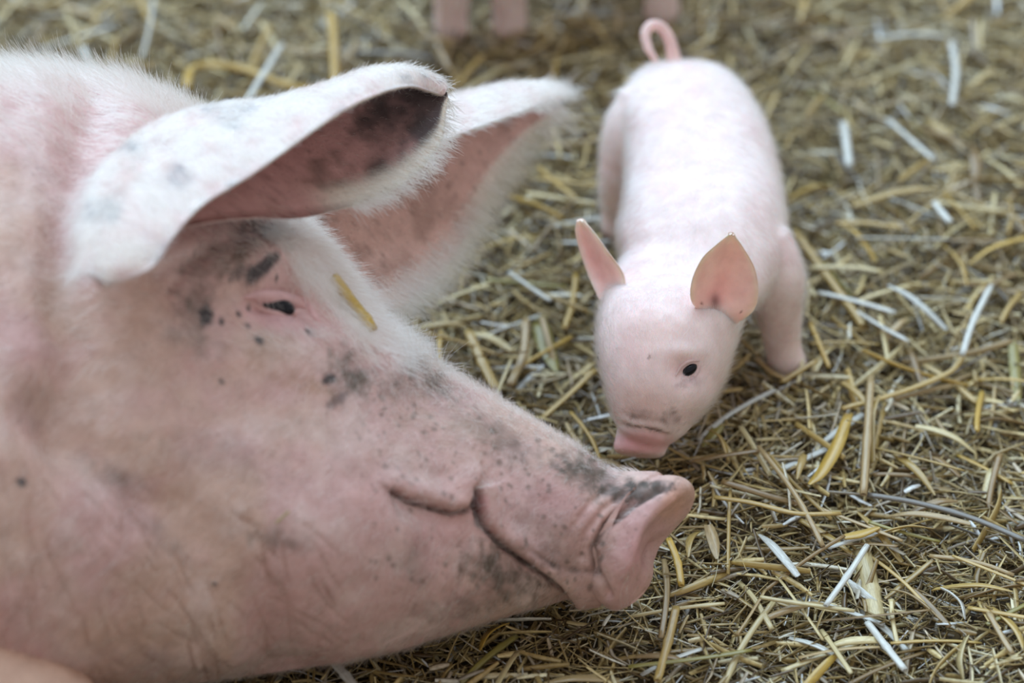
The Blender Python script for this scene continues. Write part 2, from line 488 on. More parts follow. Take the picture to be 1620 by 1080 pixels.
PINK = lin(206, 168, 163); CREAM = lin(206, 178, 154); MUD = lin(104, 90, 80); DARK = lin(58, 54, 56); ROSE = lin(214, 162, 164)
def mixc(col, c, f): return col*(1-f[:, None]) + np.asarray(c)[None, :]*f[:, None]
q = np.stack([px*0.006, py*0.006, cc*4], -1)
nz = fbm(q, 4); nf = fbm(q*9, 3); nm = fbm(q*3.2+5, 4)
col = np.repeat(PINK[None, :], len(V), 0)
col = mixc(col, CREAM, smooth01((nz-0.42)*4)*0.5)
col = mixc(col, lin(226, 204, 198), smooth01((nm-0.5)*4)*0.45)
col = mixc(col, lin(204, 156, 150), smooth01((0.45-nm)*4)*0.35)
fr = (N @ CW > -0.1).astype(float)
def dirt(x, y, rx, ry, a, k, c=MUD, rag=0.55, soft=0.9):
    global col
    g = spot(px, py, x, y, rx, ry, a, soft, rag)*k*1.25*fr*np.clip(0.35+1.3*(nf-0.2), 0, 1)
    col = mixc(col, c, np.clip(g, 0, 1))
dirt(335, 420, 85, 45, -35, .8); dirt(310, 490, 45, 50, 0, .7); dirt(420, 370, 65, 34, 10, .95, lin(84, 76, 72)); dirt(390, 405, 60, 22, -25, .7); dirt(300, 540, 60, 30, 20, .5)
dirt(560, 590, 60, 55, 40, .8); dirt(680, 590, 90, 28, 38, .8); dirt(790, 690, 120, 45, 30, .55)
dirt(930, 745, 75, 45, 25, 1.0); dirt(1005, 776, 70, 22, -5, 1.5, lin(88, 76, 68)); dirt(860, 820, 70, 60, 20, .45)
dirt(800, 910, 90, 55, 25, .9); dirt(655, 890, 40, 60, 20, .5); dirt(730, 960, 90, 30, -10, .6)
dirt(430, 850, 70, 22, 12, .7); dirt(190, 755, 90, 28, 30, .5); dirt(250, 840, 120, 25, 40, .35)
dirt(640, 600, 60, 40, 30, .5); dirt(420, 560, 80, 40, 10, .45, lin(150, 112, 84)); dirt(480, 610, 80, 22, 15, .45, lin(158, 120, 84))
dirt(90, 470, 45, 130, 0, .35, lin(176, 146, 120)); dirt(60, 640, 50, 60, 0, .3); dirt(690, 660, 120, 50, 25, .4, lin(170, 142, 122))
dirt(960, 870, 22, 40, 0, .6, lin(150, 112, 100)); dirt(340, 720, 160, 50, 10, .25); dirt(880, 880, 60, 25, 25, .5)
dirt(620, 700, 110, 60, 15, .3, lin(176, 148, 132)); dirt(240, 1050, 260, 40, 5, .35, lin(150, 124, 128))
# bare rosy skin round the eye, mouth and pad
for x, y, rx, ry, a, k in ((430, 492, 75, 38, 5, .55), (1030, 850, 60, 90, 30, .5), (1000, 905, 40, 60, 20, .4), (860, 800, 90, 60, 20, .35), (690, 860, 70, 60, 0, .3), (760, 800, 12, 25, 0, .8)):
    col = mixc(col, ROSE, spot(px, py, x, y, rx, ry, a, 1.0, .3)*k*fr)
col = mixc(col, lin(222, 168, 148), spot(px, py, 1070, 795, 30, 40, 40, 1.0, .2)*.7*fr)
col = mixc(col, lin(92, 80, 72), spot(px, py, 1005, 776, 62, 17, -3, 1.0, .5)*.75*fr)
col = mixc(col, lin(104, 92, 82), spot(px, py, 935, 745, 50, 30, 30, .8, .7)*.5*fr)
# dark pigment spots
for x, y, rx, ry, a in ((405, 436, 28, 13, -38), (443, 409, 8, 6, 0), (326, 498, 13, 18, 10), (352, 507, 6, 6, 0), (382, 491, 5, 5, 0), (395, 512, 5, 5, 0),
                        (405, 543, 9, 9, 0), (490, 523, 9, 7, 35), (432, 446, 4, 4, 0), (400, 480, 6, 4, 0), (34, 762, 9, 8, 30), (350, 605, 5, 4, 0),
                        (340, 925, 4, 4, 0), (535, 632, 25, 9, -30), (430, 375, 24, 18, 30), (520, 600, 14, 8, -20), (375, 440, 22, 10, -20)):
    k = .95 if rx < 30 and rx not in (25, 24, 22) else .6
    col = mixc(col, DARK, spot(px, py, x, y, rx, ry, a, 2.2, .35)*k*fr)
# fine peppering of dark specks over the snout
for _ in range(150):
    x = random.uniform(560, 960); y = random.uniform(600, 930); r = random.uniform(2, 4.5)
    m = (np.abs(px-x) < 12) & (np.abs(py-y) < 12)
    w = np.zeros(len(px)); w[m] = smooth01(1.6-np.hypot(px[m]-x, py[m]-y)/r)*.55*fr[m]
    col[m] = mixc(col[m], MUD, w[m])
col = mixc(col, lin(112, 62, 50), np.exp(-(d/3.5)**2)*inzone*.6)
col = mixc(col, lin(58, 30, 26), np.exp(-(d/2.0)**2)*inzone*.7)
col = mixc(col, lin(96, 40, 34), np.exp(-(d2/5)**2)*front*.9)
col = mixc(col, lin(150, 100, 96), np.clip(nost*1.2, 0, 1)*.6)
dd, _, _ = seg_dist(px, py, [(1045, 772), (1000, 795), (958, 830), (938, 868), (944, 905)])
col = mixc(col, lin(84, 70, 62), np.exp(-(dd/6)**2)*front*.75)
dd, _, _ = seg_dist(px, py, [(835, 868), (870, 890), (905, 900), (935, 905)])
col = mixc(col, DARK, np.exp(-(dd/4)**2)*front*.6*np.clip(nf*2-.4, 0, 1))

col = mixc(col, lin(164, 122, 102), front*rid*.42)  # thin shadows of the jowl hairs, painted brown into the wrinkle creases
# foreleg folded in front of the chest, only its top edge in view
def tube(points, radii, nseg=40, na=32, flat=1.0):
    P = np.asarray(points, float); R_ = np.asarray(radii, float)[:, None]
    t = np.linspace(0, len(P)-1, nseg)
    C = catmull(P, t); r = catmull(R_, t)[:, 0]
    tg = np.gradient(C, axis=0); tg /= np.linalg.norm(tg, axis=1, keepdims=True)
    ref = np.tile(np.array([0.13, 0.21, 0.97]), (nseg, 1)); a = np.cross(tg, ref)
    bad = np.linalg.norm(a, axis=1) < .2; a[bad] = np.cross(tg[bad], [1, 0, .1])
    a /= np.linalg.norm(a, axis=1, keepdims=True); b = np.cross(tg, a)
    # rounded ends
    C = np.concatenate([[C[0]-tg[0]*r[0]*.8], [C[0]-tg[0]*r[0]*.55], C, [C[-1]+tg[-1]*r[-1]*.55], [C[-1]+tg[-1]*r[-1]*.8]])
    r = np.concatenate([[r[0]*.15], [r[0]*.72], r, [r[-1]*.72], [r[-1]*.15]])
    a = np.concatenate([a[:1], a[:1], a, a[-1:], a[-1:]]); b = np.concatenate([b[:1], b[:1], b, b[-1:], b[-1:]])
    ph = np.linspace(0, 2*np.pi, na, endpoint=False)
    V = C[:, None]+r[:, None, None]*(np.cos(ph)[None, :, None]*a[:, None]+flat*np.sin(ph)[None, :, None]*b[:, None])
    n = len(C)
    F = grid_faces(n, na)
    V = V.reshape(-1, 3); k = len(V)
    V = np.concatenate([V, C[:1], C[-1:]])
    j = np.arange(na)
    c0 = np.stack([np.full(na, k), (j+1) % na, j, j], 1); c1 = np.stack([np.full(na, k+1), (n-1)*na+j, (n-1)*na+(j+1) % na, (n-1)*na+(j+1) % na], 1)
    return V, np.concatenate([F, c0, c1])

def fix_quads(F):
    """split degenerate quads into triangles list + quads -> list of faces"""
    return [tuple(dict.fromkeys(f)) for f in F.tolist()]

legV, legF = tube([ptz(-330, 1010, .12), ptz(-140, 1075, .10), ptz(10, 1120, .075), ptz(95, 1160, .055)], [.085, .06, .048, .042], 40, 40)
legC = np.repeat(lin(214, 178, 158)[None, :], len(legV), 0)

# ears
NEAR_EAR = [  # A near rim, B back ridge, C far rim (px,py,c)
    (168, 452, .565, 138, 432, .555, 160, 410, .535),
    (238, 425, .560, 126, 350, .525, 245, 372, .500),
    (272, 378, .545, 155, 260, .470, 325, 353, .470),
    (320, 325, .520, 228, 192, .405, 400, 345, .435),
    (400, 275, .490, 320, 163, .360, 470, 345, .400),
    (480, 218, .455, 425, 160, .330, 536, 332, .375),
    (548, 172, .425, 510, 145, .310, 600, 312, .350),
    (603, 147, .390, 580, 122, .300, 658, 276, .325),
    (648, 137, .350, 640, 115, .295, 698, 226, .305),
    (680, 145, .315, 680, 122, .290, 706, 175, .295),
    (700, 152, .298, 702, 140, .290, 710, 158, .292),
]
FAR_EAR = [
    (478, 360, .235, 450, 300, .190, 575, 500, .185),
    (520, 325, .215, 500, 275, .150, 622, 492, .160),
    (590, 285, .190, 560, 235, .110, 672, 458, .120),
    (650, 252, .165, 625, 195, .075, 720, 402, .080),
    (705, 222, .140, 690, 163, .045, 758, 335, .045),
    (760, 200, .115, 755, 142, .020, 790, 275, .015),
    (815, 180, .085, 815, 131, .000, 828, 225, -.015),
    (855, 165, .050, 862, 136, -.010, 862, 192, -.025),
    (885, 160, .010, 892, 150, -.015, 888, 172, -.025),
]
e1V, e1F, e1u, e1v, e1l = ear_sheet(NEAR_EAR, .012)
e2V, e2F, e2u, e2v, e2l = ear_sheet(FAR_EAR, .010)
def ear_layers(V, F, lay, u, v):
    """which layer is the inside of the scoop: facing the chord between the rims"""
    n = normals_of(V, F)
    half = len(V)//2
    return n
e1N = normals_of(e1V, e1F); e2N = normals_of(e2V, e2F)
def inner_mask(V, N, lay, u, v):
    half = len(V)//2
    m0 = V[:half].reshape(-1, 48, 3)
    mid = (m0[:, 0]+m0[:, -1])/2
    vec = mid-m0[:, 24]
    s = (N[:half].reshape(-1, 48, 3)[:, 24]*vec).sum(1).mean()
    return (lay == (0 if s > 0 else 1)).astype(float)
e1in = inner_mask(e1V, e1N, e1l, e1u, e1v); e2in = inner_mask(e2V, e2N, e2l, e2u, e2v)

def ear_color(V, u, v, inn, tipdark, pinkc, rimlo, rimhi, dirtk):
    x, y, c_ = to_px(V)
    q = np.stack([x*.03, y*.03, c_*20], -1); n1 = fbm(q, 4); n2 = fbm(q*5, 3)
    outc = np.repeat(lin(226, 212, 206)[None, :], len(V), 0)
    outc = mixc(outc, lin(216, 180, 176), smooth01((n1-.45)*4)*.6)
    outc = mixc(outc, lin(128, 126, 132), smooth01((fbm(q*.6+9, 3)-.5)*6)*np.clip(n2*1.6-.25, 0, 1)*dirtk)
    inc = np.repeat(lin(*pinkc)[None, :], len(V), 0)
    inc = mixc(inc, lin(150, 118, 104), smooth01((n1-.45)*4)*.5)
    inc = mixc(inc, lin(96, 72, 62), smooth01((n2-.62)*8)*.35)
    dk = smooth01((u+(n1-.5)*.5-tipdark)*3.5)
    inc = mixc(inc, lin(58, 52, 54), dk*.92)
    col = np.where(inn[:, None] > .5, inc, outc)
    rim = np.maximum(smooth01((rimlo+.05-v)/.05), smooth01((v-rimhi)/.05)*smooth01((u-.42)/.12))
    return mixc(col, lin(232, 222, 208), rim*inn)
e1C = ear_color(e1V, e1u, e1v, e1in, .50, (204, 158, 154), .03, .92, .9)
e2C = ear_color(e2V, e2u, e2v, e2in, .78, (218, 180, 168), .04, .92, .3)

# join everything into the single body mesh
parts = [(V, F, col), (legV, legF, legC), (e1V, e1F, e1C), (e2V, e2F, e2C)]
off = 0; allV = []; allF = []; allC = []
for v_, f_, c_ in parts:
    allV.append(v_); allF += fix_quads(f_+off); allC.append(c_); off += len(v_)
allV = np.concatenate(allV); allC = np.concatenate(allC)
sow_base = Vector((-0.35, -0.2, 0))
sow = empty('sow', sow_base, category='pig',
            label='large pink sow lying on her side with a muddy snout and big ears')
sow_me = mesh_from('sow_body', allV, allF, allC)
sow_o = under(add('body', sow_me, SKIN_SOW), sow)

# the eye, its lids and lashes
dg = None
SOW_BVH = BVHTree.FromPolygons([Vector(v) for v in allV.tolist()], allF)
CAMP = Vector(cam.location)
def hit(px_, py_, bvh, default=.1):
    p = Vector(pt(px_, py_, 0.0)); dr = (p-CAMP).normalized()
    h = bvh.ray_cast(CAMP, dr)
    return np.array(h[0]) if h[0] is not None else ptz(px_, py_, default)

def ellipsoid(c, ax, n=28, m=20):
    u = np.linspace(0, 2*np.pi, n, endpoint=False); w = np.linspace(-np.pi/2, np.pi/2, m)
    P = c+np.cos(w)[:, None, None]*np.cos(u)[None, :, None]*ax[0]+np.cos(w)[:, None, None]*np.sin(u)[None, :, None]*ax[1]+np.sin(w)[:, None, None]*np.ones((1, n, 1))*ax[2]
    return P.reshape(-1, 3), grid_faces(m, n)

def to_px1(p): return to_px(np.asarray(p)[None, :])
ec = hit(428, 481, SOW_BVH)
eV, eF = ellipsoid(ec - CW*0.0048, [CR*.0165-CU*.004, CU*.008, CW*.009])
under(add('eye', mesh_from('eye', eV, eF), EYE, label='dark half-closed eye'), sow)
def lid(name, line, r, colr, lift):
    P = [hit(x, y, SOW_BVH)+CW*lift for x, y in line]
    v_, f_ = tube(P, r, 30, 14)
    me = mesh_from(name, v_, fix_quads(f_), np.repeat(lin(*colr)[None, :], len(v_), 0))
    return under(add(name, me, SKIN_SOW), sow)
lid('eyelid', [(388, 470), (412, 468), (440, 471), (466, 477), (482, 486)], [.0014, .0042, .0050, .0042, .002], (214, 172, 170), -.0002)
lid('eyelid', [(396, 478), (412, 489), (440, 496), (466, 495), (484, 492)], [.0012, .0030, .0036, .003, .0015], (212, 172, 168), -.0010)
lid('eyelid_fold', [(466, 466), (482, 480), (496, 500), (508, 518)], [.0012, .0030, .0032, .0012], (214, 170, 168), -.0018)
lr = []; ld = []
for k in range(15):
    x = 408+k*4.0; y = 470+((x-402)/75)*8
    lr.append(hit(x, y, SOW_BVH)+CW*.006); dd_ = CR*random.uniform(.1, .5)-CU*1.0+CW*.35; ld.append(dd_/np.linalg.norm(dd_))
add_hair('eyelashes', sow, LASH, np.array(lr), np.array(ld), RNG.uniform(.005, .009, 15), .00022, .1)

# bristles
def bristles():
    Fq = FC
    vis = ((N @ CW) > -0.35) & (px > -150) & (px < 1010)
    ridge = np.exp(-((N @ CW)/0.35)**2)*((N @ CU) > 0)
    w = vis*(0.28+2.2*ridge)*np.where(px > 930, .3, 1.0)
    P, NN, vi = sample_surface(V, Fq, N, 46000, w)
    x, y, _ = to_px(P)
    rg = ridge[vi]
    bare = np.exp(-(np.hypot((x-440)/75, (y-490)/36))**4)
    L_ = RNG.uniform(.006, .013, len(P))*(1+1.1*rg*(x < 700)+.35*rg)
    L_ *= np.where(x < 260, 1.35, 1.0)*np.where(x > 800, .65, 1.0)
    keep = RNG.random(len(P)) > bare*1.1
    fx = np.where(x < 330, -0.8+.3*(y-500)/500, -0.75); fy = np.where(y < 560, .15, .55)
    fx = np.where((x > 400) & (x < 640) & (rg > .3), .35, fx)
    fy = np.where((x > 400) & (x < 640) & (rg > .3), .75, fy)
    Dv = flow_dir(NN, fx, fy, .28+.35*rg, .3)
    return P[keep], Dv[keep], L_[keep]
hP, hD, hL = bristles()
add_hair('bristles', sow, HAIR_SOW, hP, hD, hL, .00017, .35)
# brow tuft between the ears
k = 2600; tt = RNG.random(k)
fxy = catmull(np.array([(450, 350), (485, 395), (520, 432), (560, 480), (600, 520)]), tt*4)
rootsT = []
for (x, y) in fxy[:900]:
    rootsT.append(hit(x+random.uniform(-34, 4), y+random.uniform(-8, 26), SOW_BVH))
rootsT = np.array(rootsT); rootsT = np.repeat(rootsT, 3, 0)+RNG.normal(size=(2700, 3))*.003
dT = CR*.55+CU*(-.75)+CW*.35+RNG.normal(size=(2700, 3))*.22; dT /= np.linalg.norm(dT, axis=1, keepdims=True)
add_hair('brow_tuft', sow, HAIR_SOW, rootsT, dT, RNG.uniform(.012, .032, 2700), .00018, .3)

def ear_fur(V, F, N, u, v, inn, flow, lenf, n, rimw, name, near=False):
    w = np.where(inn > .5, .12, 1.0)
    w = np.where((inn > .5) & ((v < .03) | (v > .93)), rimw, w)
    if name == 'ear_fur' and near: w = w*np.where((v > .72) & (u < .52), .02, 1.0)
    P, NN, vi = sample_surface(V, F, N, n, w)
    x, y, _ = to_px(P)
    fx, fy = flow(x, y, u[vi], v[vi])
    rimk = smooth01((np.abs(v[vi]-.5)-.36)/.1)
    Dv = flow_dir(NN, fx, fy, .25+.1*rimk, .25)
    L_ = lenf(u[vi], v[vi], inn[vi])*RNG.uniform(.6, 1.25, len(P))
    add_hair(name, sow, HAIR_SOW, P, Dv, L_, .00018, .3)
def flow1(x, y, u, v):
    base = np.stack([np.where(u < .25, -.3, .55), np.where(u < .25, .85, .15)])
    r = v > .8; a = v < .15
    return np.where(r, .8, np.where(a, -.4, base[0])), np.where(r, .45, np.where(a, -.5, base[1]))
def flow2(x, y, u, v):
    r = v > .8
    return np.where(r, .85, .75), np.where(r, .45, -.15)
ear_fur(e1V, e1F, e1N, e1u, e1v, e1in, flow1, lambda u, v, i: np.where((i > .5) & (v < .9), .004, .010+.005*smooth01((np.abs(v-.5)-.42)/.06)*(v > .5)+.012*smooth01((.24-u)/.08)*(v < .5)-.004*(v < .1)*(u > .25)), 17000, 2.0, 'ear_fur', True)
ear_fur(e2V, e2F, e2N, e2u, e2v, e2in, flow2, lambda u, v, i: np.where(i > .5, np.where(v > .9, .022, .004), .011)+.010*(u > .8), 15000, 3.5, 'ear_fur')

# ------------------------------------------------------------------ PIGLET
def slice_loft(rows, n=90, na=64, ex=0.9):
    """rows: Lx,Ly,Rx,Ry,z,D"""
    s = []
    for (lx, ly, rx, ry, z, D) in rows:
        my_ = (ly+ry)/2; c = c_of_z(my_, z)
        A = pt(lx, ly, c); B = pt(rx, ry, c)
        s.append(np.concatenate([(A+B)/2, (B-A)/2, CW*D]))
    S_ = catmull(np.array(s), np.linspace(0, len(s)-1, n))
    ph = np.linspace(0, 2*np.pi, na, endpoint=False)
    sn = np.sin(ph); sn = np.sign(sn)*np.abs(sn)**ex
    Q = S_[:, None, :3]+np.cos(ph)[None, :, None]*S_[:, None, 3:6]
    ray = DIST*CW-Q; ray = ray/(ray @ CW)[..., None]
    V = Q+sn[None, :, None]*ray*np.linalg.norm(S_[:, None, 6:9], axis=2, keepdims=True)
    F = grid_faces(n, na); V = V.reshape(-1, 3); k = len(V)
    V = np.concatenate([V, S_[:1, :3], S_[-1:, :3]])
    j = np.arange(na)
    c0 = np.stack([np.full(na, k), (j+1) % na, j, j], 1); c1 = np.stack([np.full(na, k+1), (n-1)*na+j, (n-1)*na+(j+1) % na, (n-1)*na+(j+1) % na], 1)
    return V, np.concatenate([F, c0, c1])

def orient(V, F):
    """outward facing"""
    a, b, c = V[F[:, 0]], V[F[:, 1]], V[F[:, 2]]
    vol = (a*np.cross(b, c)).sum()
    cen = V.mean(0); a, b, c = a-cen, b-cen, c-cen
    return F if (a*np.cross(b, c)).sum() > 0 else F[:, ::-1]

def fuse(name, shells, voxel, smooth_it):
    """union of closed shells into one continuous skin"""
    off = 0; AV = []; AF = []
    for v_, f_ in shells:
        f_ = orient(v_, f_); AV.append(v_); AF += fix_quads(f_+off); off += len(v_)
    me = mesh_from(name, np.concatenate(AV), AF)
    o = bpy.data.objects.new(name+'_tmp', me); COL.objects.link(o)
    r = o.modifiers.new('r', 'REMESH'); r.mode = 'VOXEL'; r.voxel_size = voxel; r.use_smooth_shade = True
    s = o.modifiers.new('s', 'SMOOTH'); s.factor = .5; s.iterations = smooth_it
    d_ = bpy.context.evaluated_depsgraph_get(); d_.update()
    ev = o.evaluated_get(d_); m2 = bpy.data.meshes.new_from_object(ev)
    bpy.data.objects.remove(o); bpy.data.meshes.remove(me)
    nv = len(m2.vertices); co = np.empty(nv*3, np.float32); m2.vertices.foreach_get('co', co)
    np_ = len(m2.polygons); li = np.empty(len(m2.loops), np.int32); m2.loops.foreach_get('vertex_index', li)
    tot = np.empty(np_, np.int32); m2.polygons.foreach_get('loop_total', tot)
    if (tot == 4).all(): Fq = li.reshape(-1, 4).copy()
    else:
        Fl = [list(p.vertices) for p in m2.polygons]; Fq = np.array([f+[f[-1]] if len(f) == 3 else f[:4] for f in Fl])
    bpy.data.meshes.remove(m2)
    return co.reshape(-1, 3).astype(float), Fq

torso = slice_loft([
    (1062, 97, 1092, 97, .125, .012), (1024, 108, 1128, 104, .118, .045), (1000, 130, 1160, 124, .113, .068),
    (984, 165, 1187, 156, .108, .083), (990, 210, 1210, 200, .106, .090), (992, 260, 1225, 250, .106, .090), (988, 315, 1235, 302, .107, .089),
    (978, 365, 1241, 350, .105, .084), (985, 410, 1241, 398, .102, .072), (1000, 450, 1224, 445, .099, .057), (1035, 490, 1190, 490, .095, .040)], 110, 80)
head = slice_loft([
    (1030, 350, 1195, 355, .110, .050), (992, 398, 1198, 405, .112, .058), (966, 445, 1186, 452, .114, .061), (950, 492, 1172, 508, .110, .061), (946, 540, 1157, 562, .098, .056),
    (952, 585, 1140, 610, .084, .050), (962, 625, 1113, 650, .070, .042), (970, 655, 1086, 684, .058, .034), (977, 676, 1062, 702, .049, .028), (984, 690, 1046, 710, .044, .020)], 110, 80)
# snout pad
zc = pt(1013, 699, c_of_z(690, .047))
pn = -CR*.10-CU*.985+CW*.16; pn /= np.linalg.norm(pn)
pa = CR*.98-CU*.16; pa -= pn*(pa@pn); pa /= np.linalg.norm(pa); pb = np.cross(pa, pn)
prof = [(-.012, .05), (-.012, .5), (-.0105, .9), (-.006, .97), (0, 1.0), (.005, 1.05), (.008, 1.02), (.010, .9), (.0105, .6), (.010, .05)]
ph = np.linspace(0, 2*np.pi, 48, endpoint=False)
pv = np.array([zc+pn*a+r*(np.cos(ph)[:, None]*pa*.0192+np.sin(ph)[:, None]*pb*.0165) for a, r in prof])
pad = (pv.reshape(-1, 3), grid_faces(len(prof), 48))
# caps
k = len(pad[0]); j = np.arange(48)
pad = (np.concatenate([pad[0], [zc-pn*.012], [zc+pn*.010]]), np.concatenate([pad[1], np.stack([np.full(48, k), (j+1) % 48, j, j], 1), np.stack([np.full(48, k+1), 9*48+j, 9*48+(j+1) % 48, 9*48+(j+1) % 48], 1)]))
legFL = tube([ptz(1195, 395, .105), ptz(1222, 440, .085), ptz(1232, 495, .052), ptz(1238, 545, .022), ptz(1246, 578, .004)], [.030, .025, .0175, .0145, .0155], 50, 32)
legFR = tube([ptz(1045, 430, .10), ptz(1035, 480, .075), ptz(1050, 520, .045), ptz(1055, 560, .018), ptz(1058, 585, .004)], [.030, .024, .0175, .0145, .0155], 50, 32)
legHR = tube([ptz(1032, 190, .10), ptz(1002, 225, .085), ptz(978, 285, .055), ptz(976, 330, .025), ptz(976, 366, .004)], [.036, .027, .0155, .0125, .014], 50, 32)
legHL = tube([ptz(1130, 205, .095), ptz(1160, 240, .08), ptz(1180, 300, .055), ptz(1180, 345, .025), ptz(1180, 378, .004)], [.036, .028, .017, .0135, .0145], 50, 32)
ct = c_of_z(100, .125)
tail = tube([pt(x, y, ct+dc) for x, y, dc in ((1072, 116, -.004), (1066, 92, 0), (1060, 66, .004), (1048, 45, .008), (1031, 40, .012), (1021, 53, .016), (1025, 75, .018), (1036, 94, .018))],
            [.0062, .0056, .0050, .0046, .0043, .0040, .0036, .0026], 70, 20)
pV, pF = fuse('piglet_body', [torso, head, pad, legFL, legFR, legHR, legHL], .0019, 16)
tV, tF = tail[0], orient(*tail)
# soften the nape where head and neck run together
xs_, ys_, _ = to_px(pV)
wn = np.exp(-((ys_-425)/42)**2)*((normals_of(pV, pF) @ CW) > -.1)*smooth01((1215-xs_)/40)
E_ = np.concatenate([pF[:, [0, 1]], pF[:, [1, 2]], pF[:, [2, 3]], pF[:, [3, 0]]]); E_ = np.concatenate([E_, E_[:, ::-1]])
deg = np.bincount(E_[:, 0], minlength=len(pV)).astype(float)[:, None]
for _ in range(70):
    acc = np.stack([np.bincount(E_[:, 0], weights=pV[E_[:, 1], k_], minlength=len(pV)) for k_ in range(3)], 1)/np.maximum(deg, 1)
    pV = pV+(acc-pV)*(.6*wn)[:, None]
pN = normals_of(pV, pF)
x, y, c_ = to_px(pV)
fr = smooth01(((pN @ CW)-.05)/.2)
dp = np.zeros(len(pV))
dp -= fr*.004*np.exp(-(np.hypot((x-1088)/26, (y-588)/20))**2)                         # eye socket
dp += fr*.003*np.exp(-(np.hypot((x-1080)/34, (y-556)/14))**2)                         # brow
dp += fr*.003*np.exp(-(np.hypot((x-1100)/40, (y-632)/22))**2)                         # cheek
dd, _, _ = seg_dist(x, y, [(975, 668), (1000, 678), (1035, 683), (1052, 690)]); dp -= fr*.002*np.exp(-(dd/5)**2)
dd, _, _ = seg_dist(x, y, [(985, 655), (1010, 664), (1045, 668)]); dp -= fr*.0012*np.exp(-(dd/5)**2)
dd, _, _ = seg_dist(x, y, [(1085, 690), (1115, 650), (1140, 615)]); dp -= fr*.0015*np.exp(-(dd/5)**2)   # mouth line
dd, _, _ = seg_dist(x, y, [(1000, 440), (1050, 420), (1095, 425)]); dp -= fr*.003*np.exp(-(dd/16)**2)      # nape
dp += fr*.004*np.exp(-(np.hypot((x-1165)/45, (y-330)/60))**2)                         # shoulder blades
dp += fr*.004*np.exp(-(np.hypot((x-1030)/40, (y-330)/60))**2)
pV = pV+pN*dp[:, None]; pN = normals_of(pV, pF)
q = np.stack([x*.02, y*.02, c_*10], -1); n1 = fbm(q, 3); n2 = fbm(q*6, 3)
pc = np.repeat(lin(244, 224, 221)[None, :], len(pV), 0)
pc = mixc(pc, lin(238, 204, 202), smooth01((n1-.45)*3)*.5)
pc = mixc(pc, lin(238, 176, 178), np.exp(-(np.hypot((x-1013)/50, (y-702)/20))**4)*.85)
pc = mixc(pc, lin(228, 190, 180), np.exp(-(np.hypot((x-1040)/70, (y-520)/60))**2)*.5)
pc = mixc(pc, lin(214, 176, 160), np.exp(-(np.hypot((x-1010)/50, (y-640)/34))**2)*.55)
for xx, yy, rx, ry, a, k in ((1062, 660, 22, 16, 20, .65), (1010, 676, 36, 4, 8, .85), (1045, 684, 18, 3, 10, .8), (1012, 655, 40, 12, 8, .3), (1092, 606, 26, 7, -15, .35), (1000, 660, 14, 6, 0, .5)):
    pc = mixc(pc, lin(92, 66, 54), spot(x, y, xx, yy, rx, ry, a, 1.6, .6)*k*np.clip(n2*1.7-.2, 0, 1)*(pN @ CW > -.2))
pc = mixc(pc, lin(236, 170, 170), np.exp(-(np.hypot((x-1088)/30, (y-590)/24))**2)*.35)
for xx, yy in ((1028, 564), (1100, 700)):
    pc = mixc(pc, lin(110, 74, 62), spot(x, y, xx, yy, 3, 4, 0, 2, .1)*.7)
hoof = smooth01((.012-pV[:, 2])/.008)
pc = mixc(pc, lin(176, 150, 134), hoof*.7)

EAR_R = [  # right-hand ear in view
    (1108, 494, .206, 1134, 508, .199, 1166, 511, .186),
    (1093, 474, .224, 1136, 492, .203, 1192, 491, .197),
    (1095, 442, .234, 1142, 458, .203, 1200, 462, .210),
    (1111, 408, .238, 1150, 424, .208, 1194, 424, .218),
    (1134, 386, .238, 1155, 392, .218, 1175, 390, .224),
    (1153, 371, .236, 1157, 368, .231, 1161, 372, .231),
]
EAR_L = [
    (944, 466, .150, 966, 482, .158, 990, 462, .176),
    (929, 432, .148, 958, 444, .150, 986, 432, .176),
    (916, 393, .152, 938, 402, .150, 962, 398, .172),
    (910, 366, .158, 926, 372, .155, 940, 368, .168),
    (913, 350, .162, 918, 346, .161, 923, 350, .164),
]
rV, rF, ru, rv, rl = ear_sheet(EAR_R, .0038, 60, 40)
lV, lF, lu, lv, ll = ear_sheet(EAR_L, .0045, 60, 40)
def pig_ear_color(V, u, v):
    x, y, c_ = to_px(V)
    col = np.repeat(lin(254, 216, 208)[None, :], len(V), 0)
    rim = smooth01((np.abs(v-.5)-.40)/.1)
    col = mixc(col, lin(252, 226, 210), np.maximum(rim, smooth01((u-.8)/.2))*.8)
    col = mixc(col, lin(240, 184, 180), np.exp(-(np.hypot(v-.45, u-.4)/.3)**2)*.5)
    col = mixc(col, lin(110, 70, 66), np.exp(-(np.hypot((x-1131)/9, (y-476)/14))**2)*.8)
    for xx, yy, r in ((1110, 480, 2.5), (1172, 494, 2.5), (974, 458, 3)):
        col = mixc(col, lin(110, 60, 56), spot(x, y, xx, yy, r, r, 0, 2, .1)*.8)
    return col
tc = np.repeat(lin(244, 212, 208)[None, :], len(tV), 0)
off = 0; AV = []; AF = []; AC = []
for v_, f_, c__ in ((pV, pF, pc), (tV, tF, tc), (rV, rF, pig_ear_color(rV, ru, rv)), (lV, lF, pig_ear_color(lV, lu, lv))):
    AV.append(v_); AF += fix_quads(f_+off); AC.append(c__); off += len(v_)
AV = np.concatenate(AV); AC = np.concatenate(AC)
pig_base = Vector(ptz(1110, 470, 0.0)); pig_base.z = 0
piglet = empty('piglet', pig_base, category='pig', label='small pale pink piglet with a curled tail sniffing the straw beside the sow')
under(add('body', mesh_from('piglet_body', AV, AF, AC), SKIN_PIG), piglet)
PIG_BVH = BVHTree.FromPolygons([Vector(v) for v in AV.tolist()], AF)
ec = hit(1089, 585, PIG_BVH)
eV, eF = ellipsoid(ec-CW*.0018, [CR*.0062+CU*.0038, CU*.0038-CR*.0022, CW*.0046])
